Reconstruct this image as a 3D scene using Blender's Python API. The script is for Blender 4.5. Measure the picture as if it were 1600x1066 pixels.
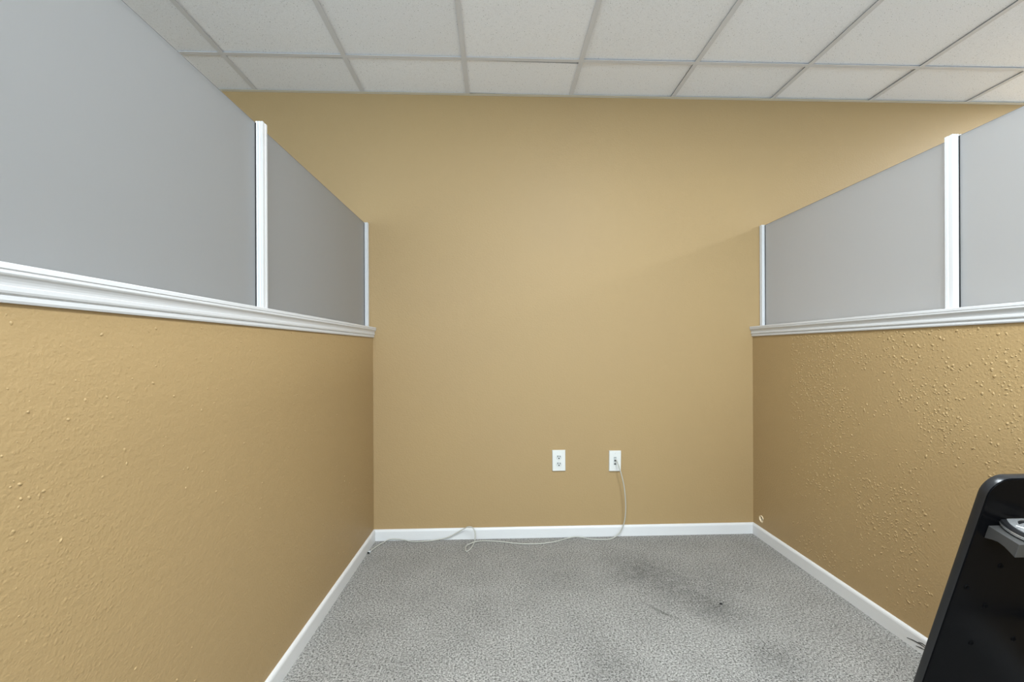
import bpy, bmesh, math, random
from mathutils import Vector, Matrix, noise

random.seed(7)
for o in list(bpy.data.objects):
    bpy.data.objects.remove(o, do_unlink=True)
scn = bpy.context.scene
C = scn.collection

# ------------------------------------------------------------------ camera
FPX, YAW, ROLL, HOR = 699.9, -0.0374, -0.0043, 546.7      # focal length in px of the 1600 px frame
CAM_Z = 1.1126
cam_d = bpy.data.cameras.new('camera')
cam = bpy.data.objects.new('camera', cam_d)
C.objects.link(cam)
cam_d.sensor_width = 36.0
cam_d.lens = FPX / 1600 * 36
cam_d.shift_y = (HOR - 533.0) / 1600
cam_d.clip_start = 0.01
cam.location = (0, 0, CAM_Z)
cam.rotation_euler = (Matrix.Rotation(YAW, 3, 'Z') @ Matrix.Rotation(math.pi / 2, 3, 'X')
                      @ Matrix.Rotation(ROLL, 3, 'Z')).to_euler()
scn.camera = cam

# ------------------------------------------------------------------ world, light, exposure
world = bpy.data.worlds.new('world')
scn.world = world
world.use_nodes = True
bg = world.node_tree.nodes['Background']
bg.inputs[0].default_value = (0.80, 0.90, 1.0, 1)
bg.inputs[1].default_value = 1.0
scn.view_settings.view_transform = 'Standard'
scn.view_settings.look = 'None'
scn.view_settings.gamma = 1.0
scn.view_settings.use_curve_mapping = False
scn.view_settings.exposure = 0.21
scn.cycles.use_denoising = True
scn.cycles.max_bounces = 12
scn.cycles.diffuse_bounces = 8

FILL_WATTS = {'booth': 72, 'right': 84, 'rear': 60, 'left': 1, 'far_rear': 8}   # watts of the unseen ceiling fixtures added to supply light
REAR_FILL = 150                                                # watts of the fill lamp in the invented rear window


def area(name, loc, rot, sx, sy, watts, col):
    l = bpy.data.lights.new(name, 'AREA')
    l.shape = 'RECTANGLE'
    l.size, l.size_y = sx, sy
    l.energy = watts
    l.color = col
    o = bpy.data.objects.new(name, l)
    C.objects.link(o)
    o.location = loc
    o.rotation_euler = rot
    return o


# room measures (metres); the back wall is the plane y = D
D = 2.6514
ZC = CAM_Z + 1.5025
XL, SL = -0.7151, -0.0161          # left half wall face at the back wall, and its slight splay
XR, SR = 1.5547, 0.0011
GL, GR = -0.7585, 1.6208           # planes of the frosted panels
ZCB, ZCT, ZG = CAM_Z + 0.0747, CAM_Z + 0.1338, CAM_Z + 0.739
ZB = 0.0642
GX0, GY0, F = -1.3748, 2.318, 0.6096
RXL, RXR, RYB = -4.0, 4.6, -3.6    # unseen office around the booth, invented to supply its light
WEND = -0.55                       # where the half walls end, behind the camera

area('added_window_fill', (-0.9, RYB + 0.10, 1.45), (math.radians(90), 0, 0), 5.0, 1.7, REAR_FILL, (0.72, 0.90, 1.0))  # fill lamp set in an invented window behind the camera


# ------------------------------------------------------------------ helpers
def px_dir(u, v):
    a, b = (u - 800), (v - HOR)
    c, s = math.cos(ROLL), math.sin(ROLL)
    a, b = a * c + b * s, -a * s + b * c
    x, y, z = a / FPX, 1.0, -b / FPX
    c, s = math.cos(YAW), math.sin(YAW)
    return Vector((c * x - s * y, s * x + c * y, z))


CAM = Vector((0, 0, CAM_Z))


def on_y(u, v, y):
    d = px_dir(u, v)
    return CAM + d * (y / d.y)


def on_z(u, v, z):
    d = px_dir(u, v)
    return CAM + d * ((z - CAM_Z) / d.z)


def on_x(u, v, x):
    d = px_dir(u, v)
    return CAM + d * (x / d.x)


def lx(y, x=XL):
    return x + SL * (D - y)


def rx(y, x=XR):
    return x + SR * (D - y)


def obj(name, bm, mat, parent=None, smooth=False, bevel=0, seg=2):
    me = bpy.data.meshes.new(name)
    bmesh.ops.recalc_face_normals(bm, faces=bm.faces)
    bm.to_mesh(me)
    bm.free()
    me.materials.append(mat)
    if smooth:
        for p in me.polygons:
            p.use_smooth = True
    o = bpy.data.objects.new(name, me)
    C.objects.link(o)
    if parent:
        o.parent = parent
    if bevel:
        m = o.modifiers.new('bevel', 'BEVEL')
        m.width = bevel
        m.segments = seg
        m.limit_method = 'ANGLE'
        m.harden_normals = False
    return o


def tag(o, label, cat, group=None):
    o['label'] = label
    o['category'] = cat
    if group:
        o['group'] = group
    return o


def struct(o, label=None):
    o['kind'] = 'structure'
    if label:
        o['label'] = label
    return o


def empty(name, loc=(0, 0, 0), mat=None):
    o = bpy.data.objects.new(name, None)
    C.objects.link(o)
    o.empty_display_size = 0.05
    if mat is not None:
        o.matrix_world = mat
    else:
        o.location = loc
    return o


def box(bm, x0, x1, y0, y1, z0, z1):
    vs = [bm.verts.new((x, y, z)) for z in (z0, z1) for x, y in ((x0, y0), (x1, y0), (x1, y1), (x0, y1))]
    for f in ((0, 3, 2, 1), (4, 5, 6, 7), (0, 1, 5, 4), (1, 2, 6, 5), (2, 3, 7, 6), (3, 0, 4, 7)):
        bm.faces.new([vs[i] for i in f])
    return vs


def bxm(*a):
    bm = bmesh.new()
    box(bm, *a)
    return bm


def loft(bm, sections, closed=True, caps=True):
    rings = [[bm.verts.new(p) for p in s] for s in sections]
    n = len(rings[0])
    for a, b in zip(rings, rings[1:]):
        for i in range(n if closed else n - 1):
            j = (i + 1) % n
            bm.faces.new((a[i], a[j], b[j], b[i]))
    if caps:
        bm.faces.new(rings[0][::-1])
        bm.faces.new(rings[-1])
    return rings


def cyl(bm, c, axis, r, h, n=24, r2=None):
    """cylinder from c along axis by h"""
    axis = Vector(axis).normalized()
    t = axis.orthogonal().normalized()
    b = axis.cross(t)
    r2 = r if r2 is None else r2
    c = Vector(c)
    secs = [[c + axis * hh + (t * math.cos(2 * math.pi * i / n) + b * math.sin(2 * math.pi * i / n)) * rr for i in range(n)]
            for hh, rr in ((0, r), (h, r2))]
    loft(bm, secs)


def spline(pts, step=8):
    """Catmull-Rom through the points"""
    out = []
    P = [pts[0]] + list(pts) + [pts[-1]]
    for i in range(1, len(P) - 2):
        p0, p1, p2, p3 = P[i - 1:i + 3]
        for k in range(step):
            t = k / step
            out.append(0.5 * ((2 * p1) + (p2 - p0) * t + (2 * p0 - 5 * p1 + 4 * p2 - p3) * t * t
                              + (3 * p1 - p0 - 3 * p2 + p3) * t ** 3))
    out.append(pts[-1])
    return out


def tube(bm, pts, r, n=8):
    secs = []
    prev = None
    for i, p in enumerate(pts):
        d = (pts[min(i + 1, len(pts) - 1)] - pts[max(i - 1, 0)]).normalized()
        if prev is None:
            t = d.orthogonal().normalized()
        else:
            t = (prev - d * prev.dot(d)).normalized()
        prev = t
        b = d.cross(t)
        secs.append([p + (t * math.cos(2 * math.pi * k / n) + b * math.sin(2 * math.pi * k / n)) * r for k in range(n)])
    loft(bm, secs)


# ------------------------------------------------------------------ materials
def new_mat(name, col, rough=0.6, spec=0.5, metal=0.0):
    m = bpy.data.materials.new(name)
    m.use_nodes = True
    b = m.node_tree.nodes['Principled BSDF']
    b.inputs['Base Color'].default_value = (*col, 1)
    b.inputs['Roughness'].default_value = rough
    b.inputs['Specular IOR Level'].default_value = spec
    b.inputs['Metallic'].default_value = metal
    return m, m.node_tree.nodes, m.node_tree.links, b


def N(nodes, t, **kw):
    n = nodes.new(t)
    for k, v in kw.items():
        if k.startswith('i_'):
            n.inputs[k[2:].replace('_', ' ')].default_value = v
        else:
            setattr(n, k, v)
    return n


def math_node(nodes, links, op, a, b=None, c=None, clamp=False):
    n = nodes.new('ShaderNodeMath')
    n.operation = op
    n.use_clamp = clamp
    for i, v in enumerate((a, b, c)):
        if v is None:
            continue
        if isinstance(v, (int, float)):
            n.inputs[i].default_value = v
        else:
            links.new(v, n.inputs[i])
    return n.outputs[0]


def ramp(nodes, links, src, stops, interp='LINEAR'):
    r = nodes.new('ShaderNodeValToRGB')
    r.color_ramp.interpolation = interp
    els = r.color_ramp.elements
    while len(els) < len(stops):
        els.new(0.5)
    for e, (p, c) in zip(els, stops):
        e.position = p
        e.color = (c, c, c, 1) if isinstance(c, (int, float)) else (*c, 1)
    links.new(src, r.inputs[0])
    return r.outputs[0]


WALL = (0.360, 0.246, 0.116)


def wall_mat(name, nub, peel, streak):
    """tan wall paint over hand-sprayed texture"""
    m, n, l, b = new_mat(name, WALL, 0.55, 0.35)
    tc = N(n, 'ShaderNodeTexCoord').outputs['Object']
    pk = N(n, 'ShaderNodeTexNoise', i_Scale=110.0, i_Detail=3.0, i_Roughness=0.55)
    l.new(tc, pk.inputs['Vector'])
    big = N(n, 'ShaderNodeTexNoise', i_Scale=1.6, i_Detail=2.0)
    l.new(tc, big.inputs['Vector'])
    # blobs of splattered texture
    wob = N(n, 'ShaderNodeTexNoise', i_Scale=60.0, i_Detail=2.0)
    l.new(tc, wob.inputs['Vector'])
    mv = N(n, 'ShaderNodeVectorMath', operation='SCALE')
    l.new(wob.outputs['Color'], mv.inputs[0])
    mv.inputs['Scale'].default_value = 0.006
    av = N(n, 'ShaderNodeVectorMath', operation='ADD')
    l.new(tc, av.inputs[0])
    l.new(mv.outputs[0], av.inputs[1])
    hs = []
    for sc, thr, w in ((88.0, 0.36, 1.0), (135.0, 0.40, 0.6)):
        vo = N(n, 'ShaderNodeTexVoronoi', i_Scale=sc, i_Randomness=1.0)
        l.new(av.outputs[0], vo.inputs['Vector'])
        dot = ramp(n, l, vo.outputs['Distance'], [(0.0, 1.0), (thr * 0.55, 0.75), (thr, 0.0)], 'EASE')
        keep = N(n, 'ShaderNodeSeparateColor')
        l.new(vo.outputs['Color'], keep.inputs[0])
        k = math_node(n, l, 'GREATER_THAN', keep.outputs[0], 0.60)
        k2 = math_node(n, l, 'MULTIPLY', dot, k)
        hs.append(math_node(n, l, 'MULTIPLY', k2, w))
    dots = math_node(n, l, 'ADD', hs[0], hs[1])
    msk = ramp(n, l, big.outputs['Fac'], [(0.38, 0.12), (0.62, 1.0)])
    dots = math_node(n, l, 'MULTIPLY', dots, msk)
    dots = math_node(n, l, 'MULTIPLY', dots, nub)
    st = N(n, 'ShaderNodeMapping')
    st.inputs['Scale'].default_value = (1.0, 14.0, 45.0)
    st.inputs['Rotation'].default_value = (0.5, 0, 0)
    l.new(tc, st.inputs['Vector'])
    sn = N(n, 'ShaderNodeTexNoise', i_Scale=1.0, i_Detail=3.0, i_Roughness=0.6)
    l.new(st.outputs[0], sn.inputs['Vector'])
    h = math_node(n, l, 'MULTIPLY_ADD', pk.outputs['Fac'], peel, dots)
    h = math_node(n, l, 'MULTIPLY_ADD', sn.outputs['Fac'], streak, h)
    bp = N(n, 'ShaderNodeBump', i_Strength=1.0, i_Distance=0.0032)
    l.new(h, bp.inputs['Height'])
    l.new(bp.outputs[0], b.inputs['Normal'])
    # faint unevenness of the roller coats
    mx = N(n, 'ShaderNodeMix', data_type='RGBA')
    mx.inputs[6].default_value = (WALL[0] * 0.97, WALL[1] * 0.97, WALL[2] * 1.0, 1)
    mx.inputs[7].default_value = (WALL[0] * 1.03, WALL[1] * 1.03, WALL[2] * 1.0, 1)
    l.new(big.outputs['Fac'], mx.inputs[0])
    l.new(mx.outputs[2], b.inputs['Base Color'])
    return m


M_WALL_BACK = wall_mat('tan_paint_smooth', 0.10, 0.28, 0.0)
M_WALL_LEFT = wall_mat('tan_paint_soft_texture', 0.14, 0.30, 0.38)
M_WALL_RIGHT = wall_mat('tan_paint_splatter', 0.25, 0.50, 0.0)
M_OFFICE = new_mat('white_office_paint', (0.80, 0.80, 0.80), 0.6, 0.3)[0]  # invented unseen walls, white to keep the bounced light neutral

M_TRIM = new_mat('white_gloss_trim', (0.58, 0.58, 0.585), 0.30, 0.5)[0]
M_BASE = new_mat('white_baseboard', (0.66, 0.655, 0.65), 0.38, 0.5)[0]
M_GRID = new_mat('white_grid_metal', (0.66, 0.665, 0.69), 0.45, 0.4)[0]
M_ANGLE = new_mat('cream_wall_angle', (0.66, 0.62, 0.52), 0.5, 0.4)[0]
M_DARK = new_mat('dark_void', (0.02, 0.02, 0.02), 0.9, 0.1)[0]
M_PLENUM = new_mat('plenum', (0.05, 0.047, 0.045), 0.9, 0.1)[0]
M_PLATE = new_mat('white_plate', (0.66, 0.66, 0.63), 0.35, 0.5)[0]
M_PLATE_IN = new_mat('white_receptacle', (0.56, 0.57, 0.55), 0.35, 0.5)[0]
M_PORT = new_mat('grey_port', (0.33, 0.34, 0.33), 0.5, 0.4)[0]
M_CORD = new_mat('pale_grey_cord', (0.44, 0.43, 0.38), 0.45, 0.5)[0]
M_PLUG = new_mat('clear_plug', (0.60, 0.62, 0.63), 0.25, 0.5)[0]
M_BLACK = new_mat('black_plastic', (0.003, 0.003, 0.0035), 0.24, 0.03)[0]
M_EDGE = new_mat('black_edge_band', (0.014, 0.014, 0.015), 0.28, 0.40)[0]
M_GREYP = new_mat('dark_grey_plastic', (0.045, 0.043, 0.041), 0.5, 0.4)[0]
M_CHROME = new_mat('chrome', (0.70, 0.70, 0.70), 0.26, 0.5, 0.75)[0]
M_LENS, n_, l_, b_ = new_mat('added_light_lens', (0.9, 0.9, 0.9), 0.4)  # glowing lens of the invented ceiling fixtures
b_.inputs['Emission Color'].default_value = (1.0, 0.96, 0.88, 1)
b_.inputs['Emission Strength'].default_value = 3.0
M_RAW = new_mat('raw_cut_plaster', (0.80, 0.66, 0.45), 0.8, 0.2)[0]

# frosted acrylic: scatters what lights it from either side
M_FROST, n_, l_, b_ = new_mat('frosted_acrylic', (0.5, 0.5, 0.51), 0.35)
out_ = n_['Material Output']
df = N(n_, 'ShaderNodeBsdfDiffuse')
df.inputs['Color'].default_value = (0.30, 0.303, 0.31, 1)
tr = N(n_, 'ShaderNodeBsdfTranslucent')
tr.inputs['Color'].default_value = (0.80, 0.785, 0.77, 1)
gl = N(n_, 'ShaderNodeBsdfGlossy')
gl.inputs['Roughness'].default_value = 0.38
gl.inputs['Color'].default_value = (0.9, 0.9, 0.9, 1)
m1 = N(n_, 'ShaderNodeMixShader')
m1.inputs[0].default_value = 0.70
m2 = N(n_, 'ShaderNodeMixShader')
fr = N(n_, 'ShaderNodeFresnel', i_IOR=1.35)
l_.new(df.outputs[0], m1.inputs[1])
l_.new(tr.outputs[0], m1.inputs[2])
l_.new(fr.outputs[0], m2.inputs[0])
l_.new(m1.outputs[0], m2.inputs[1])
l_.new(gl.outputs[0], m2.inputs[2])
l_.new(m2.outputs[0], out_.inputs['Surface'])

# mineral fibre ceiling tile with pinholes
M_TILE, n_, l_, b_ = new_mat('mineral_fibre_tile', (0.78, 0.78, 0.79), 0.9, 0.15)
tc = N(n_, 'ShaderNodeTexCoord').outputs['Object']
oi = N(n_, 'ShaderNodeObjectInfo')
off = N(n_, 'ShaderNodeVectorMath', operation='SCALE')
l_.new(oi.outputs['Location'], off.inputs[0])
off.inputs['Scale'].default_value = 3.71
ad = N(n_, 'ShaderNodeVectorMath', operation='ADD')
l_.new(tc, ad.inputs[0])
l_.new(off.outputs[0], ad.inputs[1])
vo = N(n_, 'ShaderNodeTexVoronoi', i_Scale=120.0, i_Randomness=1.0)
l_.new(ad.outputs[0], vo.inputs['Vector'])
sep = N(n_, 'ShaderNodeSeparateColor')
l_.new(vo.outputs['Color'], sep.inputs[0])
size = math_node(n_, l_, 'MULTIPLY', sep.outputs[0], 0.30)
size = math_node(n_, l_, 'SUBTRACT', size, 0.10)
hole = math_node(n_, l_, 'LESS_THAN', vo.outputs['Distance'], size)
ns = N(n_, 'ShaderNodeTexNoise', i_Scale=220.0, i_Detail=2.0)
l_.new(ad.outputs[0], ns.inputs['Vector'])
sp = ramp(n_, l_, ns.outputs['Fac'], [(0.30, 0.90), (0.55, 1.0)])
rnd = math_node(n_, l_, 'MULTIPLY_ADD', oi.outputs['Random'], 0.05, 0.96)
val = math_node(n_, l_, 'MULTIPLY_ADD', hole, -0.65, 1.0)
val = math_node(n_, l_, 'MULTIPLY', val, sp)
val = math_node(n_, l_, 'MULTIPLY', val, rnd)
mc = N(n_, 'ShaderNodeMix', data_type='RGBA')
mc.inputs[6].default_value = (0, 0, 0, 1)
mc.inputs[7].default_value = (0.90, 0.915, 0.955, 1)
l_.new(val, mc.inputs[0])
l_.new(mc.outputs[2], b_.inputs['Base Color'])
bp = N(n_, 'ShaderNodeBump', i_Strength=0.5, i_Distance=0.001)
hh = math_node(n_, l_, 'MULTIPLY_ADD', hole, -1.0, ns.outputs['Fac'])
l_.new(hh, bp.inputs['Height'])
l_.new(bp.outputs[0], b_.inputs['Normal'])

# carpet: flecked grey loop pile with a few stains
M_CARPET, n_, l_, b_ = new_mat('grey_loop_carpet', (0.25, 0.25, 0.24), 0.95, 0.1)
tc = N(n_, 'ShaderNodeTexCoord').outputs['Object']
n1 = N(n_, 'ShaderNodeTexNoise', i_Scale=135.0, i_Detail=2.5, i_Roughness=0.62)
n2 = N(n_, 'ShaderNodeTexNoise', i_Scale=330.0, i_Detail=1.0)
n3 = N(n_, 'ShaderNodeTexNoise', i_Scale=4.5, i_Detail=4.0, i_Roughness=0.6)
n4 = N(n_, 'ShaderNodeTexNoise', i_Scale=26.0, i_Detail=3.0, i_Roughness=0.7)
for q in (n1, n2, n3, n4):
    l_.new(tc, q.inputs['Vector'])
fl = math_node(n_, l_, 'MULTIPLY_ADD', n2.outputs['Fac'], 0.45, math_node(n_, l_, 'MULTIPLY', n1.outputs['Fac'], 0.55))
fleck = ramp(n_, l_, fl, [(0.36, 0.06), (0.45, 0.48), (0.53, 0.88), (0.64, 1.32)])
dirt = 0.0
for (u, v, r, amt) in ((1005, 893, 0.27, 0.42), (1075, 930, 0.20, 0.30), (1130, 955, 0.17, 0.30), (1120, 905, 0.22, 0.20),
                       (1215, 1030, 0.14, 0.28), (960, 1050, 0.16, 0.25), (1262, 865, 0.14, 0.18), (870, 900, 0.2, 0.15)):
    p = on_z(u, v, 0)
    dn = N(n_, 'ShaderNodeVectorMath', operation='DISTANCE')
    l_.new(tc, dn.inputs[0])
    dn.inputs[1].default_value = p
    f_ = math_node(n_, l_, 'MULTIPLY_ADD', dn.outputs['Value'], -1.0 / r, 1.0, clamp=True)
    f_ = math_node(n_, l_, 'MULTIPLY', f_, amt)
    dirt = math_node(n_, l_, 'ADD', f_, dirt)
# curved scuff left by a chair wheel
pc = on_z(1075, 925, 0)
dn = N(n_, 'ShaderNodeVectorMath', operation='DISTANCE')
l_.new(tc, dn.inputs[0])
dn.inputs[1].default_value = pc
rr_ = (on_z(1021, 950, 0) - pc).length
ringd = math_node(n_, l_, 'ABSOLUTE', math_node(n_, l_, 'SUBTRACT', dn.outputs['Value'], rr_))
ringf = math_node(n_, l_, 'MULTIPLY_ADD', ringd, -1 / 0.014, 1.0, clamp=True)
dn2 = N(n_, 'ShaderNodeVectorMath', operation='DISTANCE')
l_.new(tc, dn2.inputs[0])
dn2.inputs[1].default_value = on_z(1026, 965, 0)
near = math_node(n_, l_, 'MULTIPLY_ADD', dn2.outputs['Value'], -1 / 0.12, 1.0, clamp=True)
ringf = math_node(n_, l_, 'MULTIPLY', math_node(n_, l_, 'MULTIPLY', ringf, near), 1.0)
brk = ramp(n_, l_, n4.outputs['Fac'], [(0.30, 0.35), (0.62, 1.5)])
dirt = math_node(n_, l_, 'MULTIPLY', dirt, brk)
dirt = math_node(n_, l_, 'ADD', dirt, ringf)
keep = math_node(n_, l_, 'MULTIPLY_ADD', dirt, -0.75, 1.0, clamp=True)
keep = math_node(n_, l_, 'MAXIMUM', keep, 0.25)
broad = ramp(n_, l_, n3.outputs['Fac'], [(0.3, 0.90), (0.7, 1.08)])
v_ = math_node(n_, l_, 'MULTIPLY', math_node(n_, l_, 'MULTIPLY', fleck, keep), broad)
sc_ = N(n_, 'ShaderNodeVectorMath', operation='SCALE')
sc_.inputs[0].default_value = (0.365, 0.354, 0.332)
l_.new(v_, sc_.inputs['Scale'])
l_.new(sc_.outputs[0], b_.inputs['Base Color'])
bp = N(n_, 'ShaderNodeBump', i_Strength=0.9, i_Distance=0.004)
l_.new(fl, bp.inputs['Height'])
l_.new(bp.outputs[0], b_.inputs['Normal'])

# ------------------------------------------------------------------ room shell
struct(obj('floor', bxm(RXL, RXR, RYB, D, -0.10, 0.0), M_CARPET), 'grey flecked carpet with dark stains')
struct(obj('wall_back', bxm(RXL, RXR, D, D + 0.12, 0, ZC + 0.30), M_WALL_BACK), 'tan painted back wall')
struct(obj('wall_office_left', bxm(RXL - 0.12, RXL, RYB, D, 0, ZC + 0.30), M_OFFICE))
struct(obj('wall_office_right', bxm(RXR, RXR + 0.12, RYB, D, 0, ZC + 0.30), M_OFFICE))
# unseen rear wall with an invented wide window, added to supply light
WX0, WX1, WZ0, WZ1 = -3.45, 1.65, 0.58, 2.32
bm = bmesh.new()
box(bm, RXL, WX0, RYB - 0.12, RYB, 0, ZC + 0.30)
box(bm, WX1, RXR, RYB - 0.12, RYB, 0, ZC + 0.30)
box(bm, WX0, WX1, RYB - 0.12, RYB, 0, WZ0)
box(bm, WX0, WX1, RYB - 0.12, RYB, WZ1, ZC + 0.30)
struct(obj('wall_rear', bm, M_OFFICE))
win = struct(empty('added_window_1', ((WX0 + WX1) / 2, RYB, WZ0)))
wx, wz = (WX1 - WX0) / 2, WZ1 - WZ0
bm = bmesh.new()
for a in range(5):
    x = -wx + a * wx / 2
    box(bm, max(x - 0.025, -wx), min(x + 0.025, wx), -0.09, -0.04, 0, wz)
for z0, z1 in ((0, 0.05), (wz - 0.05, wz)):
    box(bm, -wx, wx, -0.088, -0.042, z0, z1)
obj('added_window_frame', bm, M_TRIM, win)
m_glass, n_, l_, b_ = new_mat('added_window_glass', (1, 1, 1), 0.0)
tn = N(n_, 'ShaderNodeBsdfTransparent')
l_.new(tn.outputs[0], n_['Material Output'].inputs['Surface'])
for a in range(4):
    x = -wx + a * wx / 2
    obj('pane', bxm(x + 0.025, x + wx / 2 - 0.025, -0.068, -0.062, 0.05, wz - 0.05), m_glass, win)

# half walls
def half_wall(name, fx, sgn, thick, mat):
    bm = bmesh.new()
    ys = (WEND, D)
    loft(bm, [[Vector((fx(y), y, 0)), Vector((fx(y) + sgn * thick, y, 0)),
               Vector((fx(y) + sgn * thick, y, ZCB + 0.02)), Vector((fx(y), y, ZCB + 0.02))] for y in ys])
    return struct(obj(name, bm, mat))


TL, TR = 0.10, 0.125
wl = half_wall('wall_left', lx, -1, TL, M_WALL_LEFT)
wl['label'] = 'tan half wall on the left under the white cap'
wr = half_wall('wall_right', rx, 1, TR, M_WALL_RIGHT)
wr['label'] = 'tan half wall on the right with heavy splatter texture'

# cable hole through the right half wall near the floor
hp = on_x(1189.5, 811, XR)
cut = obj('cutter', bmesh.new(), M_DARK)
bm = bmesh.new()
cyl(bm, (XR - 0.05, hp.y, hp.z), (1, 0, 0), 0.0165, 0.13, 28)
bm.to_mesh(cut.data)
bm.free()
bo = wr.modifiers.new('hole', 'BOOLEAN')
bo.object = cut
bo.operation = 'DIFFERENCE'
bo.solver = 'EXACT'
dg = bpy.context.evaluated_depsgraph_get()
me = bpy.data.meshes.new_from_object(wr.evaluated_get(dg))
wr.modifiers.clear()
wr.data = me
me.materials.clear()
me.materials.append(M_WALL_RIGHT)
bpy.data.objects.remove(cut, do_unlink=True)
bm = bmesh.new()
secs = []
for i in range(28):
    a = 2 * math.pi * i / 28
    j = 1 + 0.10 * math.sin(3 * a + 1) + 0.05 * math.sin(5 * a)
    secs.append([Vector((rx(hp.y) - dx, hp.y + math.cos(a) * r, hp.z + math.sin(a) * r))
                 for dx, r in ((-0.016, 0.0150), (0.0015, 0.0155), (0.0022, 0.0180), (0.0005, 0.0205 * j), (-0.016, 0.0205 * j))])
secs.append(secs[0])
loft(bm, secs, closed=True, caps=False)
bmesh.ops.remove_doubles(bm, verts=bm.verts, dist=1e-6)
obj('hole_edge', bm, M_RAW, wr, smooth=True)['label'] = 'pale raw rim of the round cable hole'
obj('hole_back', bxm(XR + 0.055, XR + 0.057, hp.y - 0.022, hp.y + 0.022, hp.z - 0.022, hp.z + 0.022), M_DARK, wr)

# splattered nubs of texture standing proud of the half walls (joined: far too many to count)
def nubs(name, parent, fx, sgn, count, y0, y1, z0, z1, seed, rmin, rmax, thresh, mat):
    rg = random.Random(seed)
    bm = bmesh.new()
    made = tries = 0
    while made < count and tries < count * 30:
        tries += 1
        y, z = rg.uniform(y0, y1), rg.uniform(z0, z1)
        d = noise.noise(Vector((y * 2.6, z * 2.6, seed))) + 0.6 * noise.noise(Vector((y * 7, z * 7, seed + 9))) + 0.35 * (z - 0.6)
        if d < thresh + rg.uniform(-0.35, 0.35):
            continue
        r = rmin + (rmax - rmin) * rg.random() ** 2.6
        h = r * rg.uniform(0.35, 0.60)
        n, a0 = 7, rg.random() * 6
        st, el = rg.random() * math.pi, rg.uniform(1.0, 1.7)
        c, s_ = math.cos(st), math.sin(st)
        x = fx(y)
        rings = []
        for rr, hh in ((1.0, -0.15), (0.72, 0.70)):
            ring = []
            for k in range(n):
                a = a0 + 2 * math.pi * k / n
                j = rr * r * rg.uniform(0.82, 1.18)
                u, w = math.cos(a) * j * el, math.sin(a) * j
                ring.append(bm.verts.new((x - sgn * h * hh, y + u * c - w * s_, z + u * s_ + w * c)))
            rings.append(ring)
        top = bm.verts.new((x - sgn * h, y, z))
        for k in range(n):
            q = (k + 1) % n
            bm.faces.new((rings[0][k], rings[0][q], rings[1][q], rings[1][k]))
            bm.faces.new((rings[1][k], rings[1][q], top))
        made += 1
    o = obj(name, bm, mat, parent, smooth=True)
    o['kind'] = 'stuff'
    return o


nubs('texture_nubs', wr, rx, 1, 9500, 0.5, 2.30, 0.09, ZCB - 0.01, 3, 0.0011, 0.0046, 0.05, M_WALL_RIGHT)['label'] = 'raised tan splatter texture'
nubs('texture_nubs', wl, lx, -1, 900, 0.4, 2.3, 0.09, ZCB - 0.01, 11, 0.0010, 0.0034, 0.15, M_WALL_LEFT)['label'] = 'small raised specks in the tan paint'

# moulded caps on the half walls: profile offsets from the wall face (out, height above ZCB)
HC = ZCT - ZCB
PROF = [(0.000, 0.0), (0.006, 0.0), (0.008, 0.004), (0.008, 0.010), (0.0062, 0.0115), (0.0062, 0.0135), (0.010, 0.0145),
        (0.0115, 0.018), (0.0115, 0.0245), (0.0100, 0.026), (0.0105, 0.030), (0.012, 0.034), (0.0145, 0.038), (0.0175, 0.041),
        (0.019, 0.0435), (0.019, 0.0465), (0.0175, 0.0475), (0.0175, 0.0492), (0.0195, 0.0502), (0.0195, 0.0575), (0.0185, HC)]


def cap(name, fx, sgn, thick, label):
    bm = bmesh.new()
    secs = []
    for y in (WEND - 0.015, D - 0.002):
        x0 = fx(y)
        s = [Vector((x0 - sgn * a, y, ZCB + h)) for a, h in PROF]
        s += [Vector((x0 + sgn * (thick + a), y, ZCB + h)) for a, h in reversed(PROF)]
        secs.append(s)
    loft(bm, secs)
    return struct(obj(name, bm, M_TRIM), label)


cap('trim_1', lx, -1, TL, 'white moulded cap on the left half wall')
cap('trim_2', rx, 1, TR, 'white moulded cap on the right half wall')

# baseboards
BT = 0.012
BPROF = [(0, 0), (BT, 0), (BT, ZB - 0.012), (BT - 0.0015, ZB - 0.006), (BT - 0.005, ZB - 0.0015), (BT - 0.009, ZB), (0, ZB)]


def board(name, ends, label):
    bm = bmesh.new()
    loft(bm, [[p + n_ * a + Vector((0, 0, h)) for a, h in BPROF] for p, n_ in ends])
    return struct(obj(name, bm, M_BASE), label)


bb_l = board('baseboard_left', [(Vector((lx(WEND), WEND, 0)), Vector((1, 0, 0))), (Vector((XL, D - 0.001, 0)), Vector((1, -1, 0)))],
             'white baseboard along the left half wall')
bb_r = board('baseboard_right', [(Vector((rx(WEND), WEND, 0)), Vector((-1, 0, 0))), (Vector((XR, D - 0.001, 0)), Vector((-1, -1, 0)))],
             'white baseboard along the right half wall')
bb_b = board('baseboard_back', [(Vector((XL, D - 0.0005, 0)), Vector((1, -1, 0))), (Vector((XR, D - 0.0005, 0)), Vector((-1, -1, 0)))],
             'white baseboard along the back wall')
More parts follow.
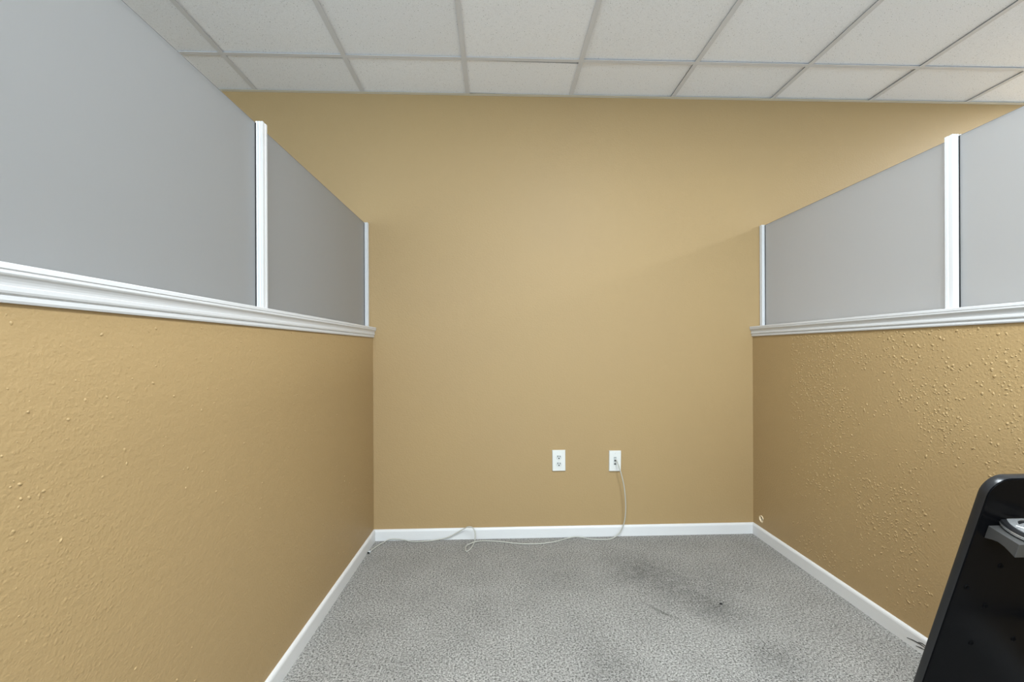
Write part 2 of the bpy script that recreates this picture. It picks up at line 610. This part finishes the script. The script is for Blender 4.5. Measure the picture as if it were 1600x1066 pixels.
# splits in the near end of the right baseboard
XB = XR - BT
for pts in (((1417, 996.5), (1427, 1001), (1437, 1006.5), (1446, 1013)), ((1435, 1003.5), (1441, 1006), (1447, 1010.5)),
            ((1431, 1009.5), (1438, 1012.5), (1444, 1015.5))):
    bm = bmesh.new()
    P = [on_x(u, v, XB) for u, v in pts]
    n = len(P)
    secs = []
    for i, p in enumerate(P):
        w = 0.0004 + 0.0016 * math.sin(math.pi * (i + 0.35) / (n - 0.3))
        secs.append([Vector((XB + 0.0005, p.y, p.z - w)), Vector((XB - 0.0006, p.y, p.z)), Vector((XB + 0.0005, p.y, p.z + w))])
    loft(bm, secs)
    o = obj('split', bm, M_DARK, bb_r)
    o['label'] = 'thin black split in the white board'

# ------------------------------------------------------------------ suspended ceiling
ceil = struct(obj('ceiling', bxm(RXL, RXR, RYB, D, ZC + 0.22, ZC + 0.30), M_PLENUM), 'white suspended tile ceiling')
xs = [GX0 + F * i for i in range(-4, 10) if RXL + 0.05 < GX0 + F * i < RXR - 0.05]
ys = [GY0 - F * k for k in range(0, 11) if GY0 - F * k > RYB + 0.05]
ys = ys[::-1]
ex = [RXL] + xs + [RXR]
ey = [RYB] + ys + [D]


def tee_bm(length, axis):
    bm = bmesh.new()
    for w, z0, z1 in ((0.012, 0.0, 0.0018), (0.001, 0.0018, 0.032), (0.003, 0.032, 0.040)):
        if axis == 'y':
            box(bm, -w, w, 0, length, z0, z1)
        else:
            box(bm, 0, length, -w, w, z0, z1)
    return bm


r0 = None
for x in xs:
    if r0 is None:
        r0 = obj('main_runner', tee_bm(D - RYB, 'y'), M_GRID, ceil)
        o = r0
    else:
        o = bpy.data.objects.new('main_runner', r0.data)
        C.objects.link(o)
        o.parent = ceil
    o.location = (x, RYB, ZC)
tees = {}
for y in ys:
    for a, b in zip(ex, ex[1:]):
        ln = round(b - a - 0.024, 4)
        if ln not in tees:
            o = obj('cross_tee', tee_bm(ln, 'x'), M_GRID, ceil)
            tees[ln] = o.data
        else:
            o = bpy.data.objects.new('cross_tee', tees[ln])
            C.objects.link(o)
            o.parent = ceil
        o.location = (a + 0.012, y, ZC + 0.0003)

# the added fixtures take the place of two tiles each: (column edge x, row edge y0)
col = lambda i: GX0 + F * i
row = lambda k: GY0 - F * k
FIX = {'booth': (col(3), row(4)), 'right': (col(8), row(2)), 'rear': (col(1), row(6)), 'left': (col(-3), row(5)), 'far_rear': (col(0), row(9))}
taken = set()
for x, y in FIX.values():
    for k in (0, 1):
        taken.add((round(x, 2), round(y + k * F, 2)))
tmesh = {}
for a, b in zip(ex, ex[1:]):
    for c, d in zip(ey, ey[1:]):
        if (round(a, 2), round(c, 2)) in taken:
            continue
        w, h = round(b - a - 0.013, 4), round(d - c - 0.013, 4)
        if (w, h) not in tmesh:
            bm = bmesh.new()
            box(bm, -w / 2, w / 2, -h / 2, h / 2, 0, 0.015)
            o = obj('ceiling_tile', bm, M_TILE, ceil)
            tmesh[(w, h)] = o.data
        else:
            o = bpy.data.objects.new('ceiling_tile', tmesh[(w, h)])
            C.objects.link(o)
            o.parent = ceil
        o.location = ((a + b) / 2, (c + d) / 2, ZC + 0.0048 + random.random() * 0.0015)
        if abs(a - col(2)) < 0.01 and d == D:           # the tile that sits crooked in its frame
            o.location.z = ZC + 0.0125
            o.scale = (1, 0.92, 1)
            o.location.y += 0.0045
            o.location.z = ZC + 0.0042
            o.rotation_euler = (math.radians(-0.2), 0, math.radians(1.2))
        elif abs(a - col(0)) < 0.01 and d == D:
            o.location.z = ZC + 0.0040
            o.scale = (1, 0.95, 1)
            o.location.y += 0.0035
            o.rotation_euler = (math.radians(-0.1), 0, math.radians(0.9))
        elif a >= col(3) - 0.01 and a < col(9) and c > 1.6:
            o.location.x -= 0.0045 * random.random()
            o.location.z += 0.002
for k, (x, y) in FIX.items():
    t = empty('added_ceiling_light', (x + F / 2, y + F, ZC))  # unseen fixture, invented to light the booth
    where = {'booth': 'above the right half wall of the booth', 'right': 'over the booth beyond the right half wall', 'rear': 'behind the booth entrance',
             'left': 'over the booth beyond the left half wall', 'far_rear': 'nearest the added office window'}[k]
    tag(t, 'added unseen recessed white fluorescent ceiling fixture ' + where, 'added ceiling light', 'added unseen ceiling fixtures')
    bm = bmesh.new()
    w, h = F / 2 - 0.013, F - 0.013
    for q in ((-w, w, -h, -h + 0.03), (-w, w, h - 0.03, h), (-w, -w + 0.03, -h + 0.03, h - 0.03), (w - 0.03, w, -h + 0.03, h - 0.03)):
        box(bm, *q, 0.002, 0.02)
    box(bm, -w, w, -h, h, 0.09, 0.10)
    obj('housing', bm, M_GRID, t)
    obj('lens', bxm(-w + 0.03, w - 0.03, -h + 0.03, h - 0.03, 0.010, 0.014), M_LENS, t)
    a = area('fill_lamp', (0, 0, 0.004), (0, 0, 0), 2 * w - 0.08, 2 * h - 0.08, FILL_WATTS[k], (0.84, 0.935, 1.0))
    a.parent = t
# wall angle where the ceiling meets the back wall
bm = bmesh.new()
box(bm, RXL, RXR, D - 0.022, D - 0.0005, ZC - 0.0012, ZC - 0.0002)
box(bm, RXL, RXR, D - 0.0020, D - 0.0005, ZC - 0.0002, ZC + 0.022)
struct(obj('trim_3', bm, M_ANGLE), 'cream metal angle between ceiling and back wall')

# ------------------------------------------------------------------ frosted panel screens on the half walls
def flute(w, p):
    """section of a post: x = out of the panel (0..p), y = along the wall (0..w); the near face (y=0) is fluted"""
    return [(0, 0.0), (p * .14, 0.0), (p * .20, 0.0016), (p * .30, 0.0016), (p * .36, 0.0), (p * .56, 0.0), (p * .62, 0.0016),
            (p * .70, 0.0016), (p * .76, 0.0), (p, 0.0), (p, w * .30), (p - .0012, w * .34), (p - .0012, w * .62), (p, w * .66),
            (p, w), (0, w)]


def screen(side, posts, label):
    fx, sgn = (lx, -1) if side == 'left' else (rx, 1)
    g = GL if side == 'left' else GR
    gx = lambda y: fx(y, g)
    root = empty('frosted_screen', (gx(1.0), 1.0, ZCT))
    base = Vector(root.location)
    zt = ZG - ZCT

    def rel(bm):
        for v in bm.verts:
            v.co -= base
        return bm
    edges = [WEND + 0.03] + posts + [D - 0.010]
    for i, (a, b) in enumerate(zip(edges, edges[1:])):
        bm = bmesh.new()
        y0, y1 = a + (0.016 if i else 0.0), b + 0.004
        if i == len(edges) - 2:
            y1 = D - 0.014
        t = 0.003
        loft(bm, [[Vector((gx(y) - t, y, ZCT)), Vector((gx(y) + t, y, ZCT)), Vector((gx(y) + t, y, ZG)), Vector((gx(y) - t, y, ZG))]
                  for y in (y0, y1)])
        o = obj('panel', rel(bm), M_FROST, root)
        bm = bmesh.new()
        loft(bm, [[Vector((gx(y) - t, y, ZG)), Vector((gx(y) + t, y, ZG)), Vector((gx(y) + t, y, ZG + 0.0015)), Vector((gx(y) - t, y, ZG + 0.0015))]
                  for y in (y0, y1)])
        obj('top_edge', rel(bm), M_EDGEG, root)
    for py in posts + [D - 0.026]:
        w, p, up = (0.028, 0.023, 0.007) if py != D - 0.026 else (0.021, 0.020, 0.003)
        for s in (-1, 1):
            bm = bmesh.new()
            secs = []
            for z in (ZCT, ZG + up):
                secs.append([Vector((gx(py) - s * sgn * (0.0032 + a), py + b, z)) for a, b in flute(w, p)])
            loft(bm, secs)
            obj('post', rel(bm), M_TRIM, root)
        # dark strip standing in for the shadowed gap on the near side of the post
        bm = bmesh.new()
        for s in (-1, 1):
            x0, x1 = sorted((gx(py) - s * 0.0031, gx(py) - s * 0.0050))
            box(bm, x0, x1, py - 0.0035, py - 0.0002, ZCT, ZG)
        obj('gap_shade', rel(bm), M_DARK, root)
    return tag(root, label, 'screen', 'frosted panel screens on the half walls')


M_EDGEG = new_mat('panel_cut_edge', (0.16, 0.16, 0.15), 0.5, 0.4)[0]
pl = on_x(398, 440, GL - 0.02)
pr = on_x(1500, 440, GR)
screen('left', [pl.y], 'darker grey frosted panel screen with white posts on the left half wall')
screen('right', [pr.y], 'paler frosted panel screen with white posts on the right half wall')

# ------------------------------------------------------------------ outlets on the back wall
def plate(bm, w, h, t, tilt=0.0):
    b = 0.005
    secs = []
    for (ww, hh, y) in ((w, h, 0), (w, h, -t * .45), (w - b * .5, h - b * .5, -t * .85), (w - b, h - b, -t)):
        secs.append([Vector((sx * ww / 2, y, sz * hh / 2)) for sx, sz in ((-1, -1), (1, -1), (1, 1), (-1, 1))])
    loft(bm, secs)


def receptacle_bm():
    bm = bmesh.new()
    n = 28
    pts = []
    for i in range(n):
        a = 2 * math.pi * i / n
        pts.append((0.0172 * math.cos(a), max(-0.0142, min(0.0142, 0.0172 * math.sin(a)))))
    loft(bm, [[Vector((x, 0, z)) for x, z in pts], [Vector((x * 0.97, -0.0022, z * 0.97)) for x, z in pts]])
    return bm


p = on_y(873, 719.5, D)
ou = empty('power_outlet', (p.x, D, p.z))
ou.rotation_euler = (0, math.radians(-0.3), 0)
tag(ou, 'white duplex power outlet plate, without a cord, on the tan back wall', 'outlet')
bm = bmesh.new()
PW, PH, PT = 0.079, 0.124, 0.009
plate(bm, PW, PH, PT)
obj('cover_plate', bm, M_PLATE, ou)
for s in (1, -1):
    r = obj('receptacle', receptacle_bm(), M_PLATE_IN, ou)
    r.location = (0, -PT + 0.0002, s * 0.0205)
    for x, hgt in ((-0.0063, 0.0085), (0.0063, 0.0070)):
        q = obj('slot', bxm(x - 0.0020, x + 0.0020, -0.0027, -0.0015, 0.0005, 0.0005 + hgt), M_DARK, r)
    bm = bmesh.new()
    cyl(bm, (0, -0.0015, -0.0068), (0, -1, 0), 0.0038, 0.0012, 14)
    obj('ground_hole', bm, M_DARK, r)
bm = bmesh.new()
cyl(bm, (0, -PT + 0.0003, 0), (0, -1, 0), 0.0032, 0.0016, 16, 0.0024)
obj('screw', bm, M_PLATE_IN, ou)

p = on_y(960.5, 720, D)
ja = empty('phone_jack', (p.x, D, p.z))
ja.rotation_euler = (0, math.radians(0.8), 0)
tag(ja, 'white two-port wall jack plate with a thin cord plugged in', 'phone jack')
bm = bmesh.new()
plate(bm, 0.072, 0.122, 0.011)
obj('cover_plate', bm, M_PLATE, ja)
bm = bmesh.new()
box(bm, -0.0105, 0.0105, -0.0125, -0.0095, -0.024, 0.028)
o = obj('port_frame', bm, M_PLATE_IN, ja, bevel=0.0012)
for z0, z1, m in ((0.016, 0.025, M_PORT), (-0.004, 0.012, M_PORT), (-0.021, -0.011, M_PORT)):
    f = obj('port', bxm(-0.0078, 0.0052, -0.0132, -0.0120, z0, z1), m, ja)
for z0, z1 in ((0.002, 0.008), (-0.0195, -0.0135)):
    obj('port_opening', bxm(-0.0058, 0.0036, -0.0138, -0.0130, z0, z1), M_DARK, ja)
bm = bmesh.new()
cyl(bm, (0, -0.0108, 0.046), (0, -1, 0), 0.003, 0.0016, 14, 0.0022)
obj('screw', bm, M_PLATE_IN, ja)
bm = bmesh.new()
cyl(bm, (0, -0.0108, -0.046), (0, -1, 0), 0.003, 0.0016, 14, 0.0022)
obj('screw', bm, M_PLATE_IN, ja)

# ------------------------------------------------------------------ cord along the foot of the back wall
CR = 0.0030
fz = CR + 0.001
path = [on_y(961.5, 718, D - 0.016), on_y(963.5, 719.5, D - 0.032), on_y(967, 729, D - 0.048), on_y(970.5, 740, D - 0.055),
        on_y(974.5, 757, D - 0.060), on_y(976.8, 775, D - 0.060), on_y(977.6, 795, D - 0.056), on_y(976.2, 812, D - 0.050),
        on_y(972, 826, D - 0.045), on_y(964.5, 836.5, D - 0.040), on_z(954, 842.3, fz), on_z(940, 843.3, fz), on_z(922, 842.6, fz),
        on_y(908, 840.2, D - 0.025), on_y(897, 839.3, D - 0.022), on_z(884, 842.2, fz), on_z(868, 846.5, fz), on_z(845, 849.5, fz),
        on_z(815, 850.0, fz), on_z(785, 847.0, fz), on_z(760, 845.4, fz), on_y(744, 846.6, D - 0.070), on_y(734, 850.2, D - 0.090),
        on_y(728, 855.2, D - 0.115), on_z(727.2, 860.0, fz + 0.002), on_z(730.5, 861.6, fz), on_z(736.5, 856.2, fz), on_y(740.5, 849, D - 0.075),
        on_y(742.3, 841, D - 0.070), on_y(742.2, 832, D - 0.062), on_y(739.5, 825.8, D - 0.055), on_y(733, 823.3, D - 0.045),
        on_y(725, 826.4, D - 0.036), on_y(713, 833.5, D - 0.028), on_y(701, 839.4, D - 0.024), on_y(690, 842.4, D - 0.022),
        on_z(672, 845.3, fz), on_z(652, 846.6, fz), on_z(641, 846.2, fz), on_y(630, 843.8, D - 0.018), on_y(617, 842.4, D - 0.017),
        on_y(607, 843.6, D - 0.020), on_z(598, 848.5, fz), on_z(588, 854.5, fz), on_z(579, 861.5, fz)]
for q in path:
    q.z = max(q.z, fz)
    q.y = min(q.y, D - 0.0165)
cord = empty('telephone_cable', (path[-1].x, path[-1].y, 0))
tag(cord, 'thin pale cord hanging from the wall jack and trailing along the baseboard', 'cord')
cb = Vector(cord.location)
bm = bmesh.new()
tube(bm, [q - cb for q in spline(path, 6)], CR, 8)
obj('cable_run', bm, M_CORD, cord, smooth=True)


def plug(at, d):
    d = d.normalized()
    s = d.cross(Vector((0, 0, 1)))
    s = s.normalized() if s.length > 1e-3 else Vector((1, 0, 0))
    u = s.cross(d)
    bm = bmesh.new()
    secs = []
    for t, w, h in ((0.0, .0030, .0026), (0.004, .0050, .0036), (0.016, .0050, .0036), (0.020, .0046, .0030)):
        secs.append([at + d * t + s * a * w + u * b * h for a, b in ((-1, -1), (1, -1), (1, 1), (-1, 1))])
    loft(bm, secs)
    return bm


e = path[-1] - cb
dd = on_z(572, 867.5, fz) - path[-1]
dd.z = 0
o = obj('plug', plug(e + Vector((0, 0, 0.0012)), dd), M_PLUG, cord)
tip = e + dd.normalized() * 0.021
bm = bmesh.new()
box(bm, tip.x - 0.006, tip.x + 0.005, tip.y - 0.004, tip.y + 0.004, 0.0006, 0.008)
obj('plug_tip', bm, M_DARK, o)['label'] = 'black plug end'
o = obj('plug', plug(path[0] - cb + Vector((0, 0.0, 0)), Vector((0, 1, 0))), M_PLUG, cord)
o.location = (0, -0.004, 0)

# crumb on the carpet
cp = on_z(1126.5, 945, 0)
bm = bmesh.new()
bmesh.ops.create_icosphere(bm, subdivisions=1, radius=1.0)
for v in bm.verts:
    v.co = Vector((v.co.x * 0.0075, v.co.y * 0.0050, v.co.z * 0.0035 + 0.003)) * (0.85 + 0.3 * random.random())
o = obj('crumb', bm, M_DARK)
o.location = (cp.x, cp.y, 0.0008)
tag(o, 'tiny black crumb lying on the stained grey carpet', 'crumb')

# ------------------------------------------------------------------ black tilted panel at the lower right
PX = 1.0
near_top = on_x(1553, 750, PX)
near_bot = on_x(1443, 1066, PX)
e2 = (near_bot - near_top).normalized()            # down along the panel
e1 = Vector((1, 0, 0))
nn = e1.cross(e2).normalized()
if nn.y > 0:
    nn = -nn                                       # outward, towards the camera side
LEN = near_top.z / -e2.z
WID, THK, RAD = 0.50, 0.0205, 0.040
# frame of the panel: local x = e1, local y = -e2 (up the panel), local z = nn
foot = near_top + e2 * LEN
LENP = LEN - 0.006
mat = Matrix(((e1.x, -e2.x, nn.x, foot.x), (e1.y, -e2.y, nn.y, foot.y), (e1.z, -e2.z, nn.z, foot.z), (0, 0, 0, 1)))
root = empty('tilted_panel', mat=mat)
tag(root, 'black rounded panel standing tilted on the carpet at the lower right', 'panel')


def loc(u, v, out=0.0):
    d = px_dir(u, v)
    p0 = foot + nn * out
    t = (p0 - CAM).dot(nn) / d.dot(nn)
    w = CAM + d * t
    r = w - foot
    return Vector((r.dot(e1), r.dot(-e2), r.dot(nn)))


def rrect(w, l0, l1, r, inset, z, n=8):
    pts = []
    for cx, cy, a0 in ((w - r, l1 - r, 0), (r, l1 - r, 90), (r, l0 + r, 180), (w - r, l0 + r, 270)):
        for k in range(n + 1):
            a = math.radians(a0 + 90 * k / n)
            pts.append(Vector((cx + (r - inset) * math.cos(a), cy + (r - inset) * math.sin(a), z)))
    return pts


bm = bmesh.new()
loft(bm, [rrect(WID, 0.006, LEN, RAD, 0.003, -0.0015), rrect(WID, 0.006, LEN, RAD, 0.0012, -0.0006), rrect(WID, 0.006, LEN, RAD, 0.0006, -0.0012),
          rrect(WID, 0.006, LEN, RAD, 0.0, -0.003), rrect(WID, 0.006, LEN, RAD, 0.0, -THK + 0.003), rrect(WID, 0.006, LEN, RAD, 0.003, -THK)][1:])
o = obj('board', bm, M_BLACK, root)
for pp in o.data.polygons:
    pp.use_smooth = len(pp.vertices) == 4
bm = bmesh.new()
ring = [rrect(WID, 0.006, LEN, RAD, -0.0012, -0.0022), rrect(WID, 0.006, LEN, RAD, -0.0020, -0.0045),
        rrect(WID, 0.006, LEN, RAD, -0.0020, -THK + 0.0045), rrect(WID, 0.006, LEN, RAD, -0.0010, -THK + 0.0015)]
loft(bm, ring, caps=False)
obj('edge_band', bm, M_EDGE, root, smooth=True)['label'] = 'satin black edge band'
# bracket standing out from the face, with an arched underside
a = loc(1544.2, 821.2)
b = loc(1540.0, 840.6)
hgt = a.y - b.y
pro = 0.058
bx0 = a.x
sec = [(0, 0), (pro, 0), (pro, -hgt), (pro * .80, -hgt * .86), (pro * .62, -hgt * .74), (pro * .42, -hgt * .70), (pro * .22, -hgt * .80), (0, -hgt)]
bm = bmesh.new()
loft(bm, [[Vector((x, a.y + q, z)) for z, q in sec] for x in (bx0, bx0 + 0.150)])
obj('bracket', bm, M_GREYP, root, bevel=0.0012)['label'] = 'dark grey bracket'
# round dial lying on the bracket
cx, cz = bx0 + 0.064, 0.030
dl = empty('dial', (0, 0, 0))
dl.parent = root
R = 0.052
bm = bmesh.new()
cyl(bm, (cx, a.y - 0.0005, cz), (0, 1, 0), R * .80, 0.004, 40)
cyl(bm, (cx, a.y + 0.0035, cz), (0, 1, 0), R * .98, 0.0022, 40)
core = obj('dial_ring', bm, M_CHROME, root)
bm = bmesh.new()
cyl(bm, (cx, a.y + 0.0057, cz), (0, 1, 0), R * .95, 0.0014, 40)
obj('spacer', bm, M_BLACK, core)
bm = bmesh.new()
cyl(bm, (cx, a.y + 0.0071, cz), (0, 1, 0), R, 0.0022, 40)
obj('ring', bm, M_CHROME, core)
bm = bmesh.new()
cyl(bm, (cx, a.y + 0.0093, cz), (0, 1, 0), R, 0.0045, 40, R * .97)
obj('dial_face', bm, M_EDGE, core)
yt = a.y + 0.0139
bm = bmesh.new()                                   # silver inlay: disc segment around a triangular window
n = 36
ang = [math.radians(95 + 250 * i / n) for i in range(n + 1)]
outer = [Vector((cx + R * .80 * math.cos(t), yt, cz + R * .80 * math.sin(t))) for t in ang]
inner = [Vector((cx + R * .50 * math.cos(t), yt, cz + R * .50 * math.sin(t))) for t in ang]
up = Vector((0, 0.0012, 0))
loft(bm, [[o_, i_, i_ + up, o_ + up] for o_, i_ in zip(outer, inner)])
obj('inlay', bm, M_CHROME, core)
bm = bmesh.new()
tri = [Vector((cx + R * .66 * math.cos(math.radians(t)), yt, cz + R * .66 * math.sin(math.radians(t)))) for t in (195, 315, 75)]
tri2 = [Vector((cx, yt, cz)) + (q - Vector((cx, yt, cz))) * .68 for q in tri]
loft(bm, [[o_, i_, i_ + up * 1.6, o_ + up * 1.6] for o_, i_ in zip(tri + tri[:1], tri2 + tri2[:1])], caps=False)
obj('triangle_bar', bm, M_CHROME, core)
bm = bmesh.new()
cyl(bm, (cx, yt, cz), (0, 1, 0), R * .20, 0.004, 20, R * .17)
obj('hub', bm, M_CHROME, core)
bpy.data.objects.remove(dl, do_unlink=True)
# recessed bolts down the face
for u, v in ((1564, 885), (1540, 947), (1518, 1005), (1511, 918), (1584, 999)):
    q = loc(u, v)
    bm = bmesh.new()
    secs = []
    for i in range(20):
        t = 2 * math.pi * i / 20
        secs.append([Vector((q.x + math.cos(t) * r, q.y + math.sin(t) * r, z)) for r, z in ((0.0062, -0.001), (0.0062, 0.0004), (0.0046, 0.0010), (0.0036, -0.0006), (0.0, -0.0006))])
    secs.append(secs[0])
    loft(bm, secs, closed=False, caps=False)
    bmesh.ops.remove_doubles(bm, verts=bm.verts, dist=1e-6)
    obj('bolt', bm, M_BLACK, root, smooth=True)
# struts that hold it up, outside the picture
inv = mat.inverted()
for sx in (0.22, 0.42):
    top = Vector((sx, LEN * 0.60, 0.0))
    w = mat @ top
    ft = Vector((w.x, w.y - 0.30, 0.012))
    bm = bmesh.new()
    tube(bm, [top, inv @ ft], 0.010, 10)
    obj('strut', bm, M_EDGE, root, smooth=True)
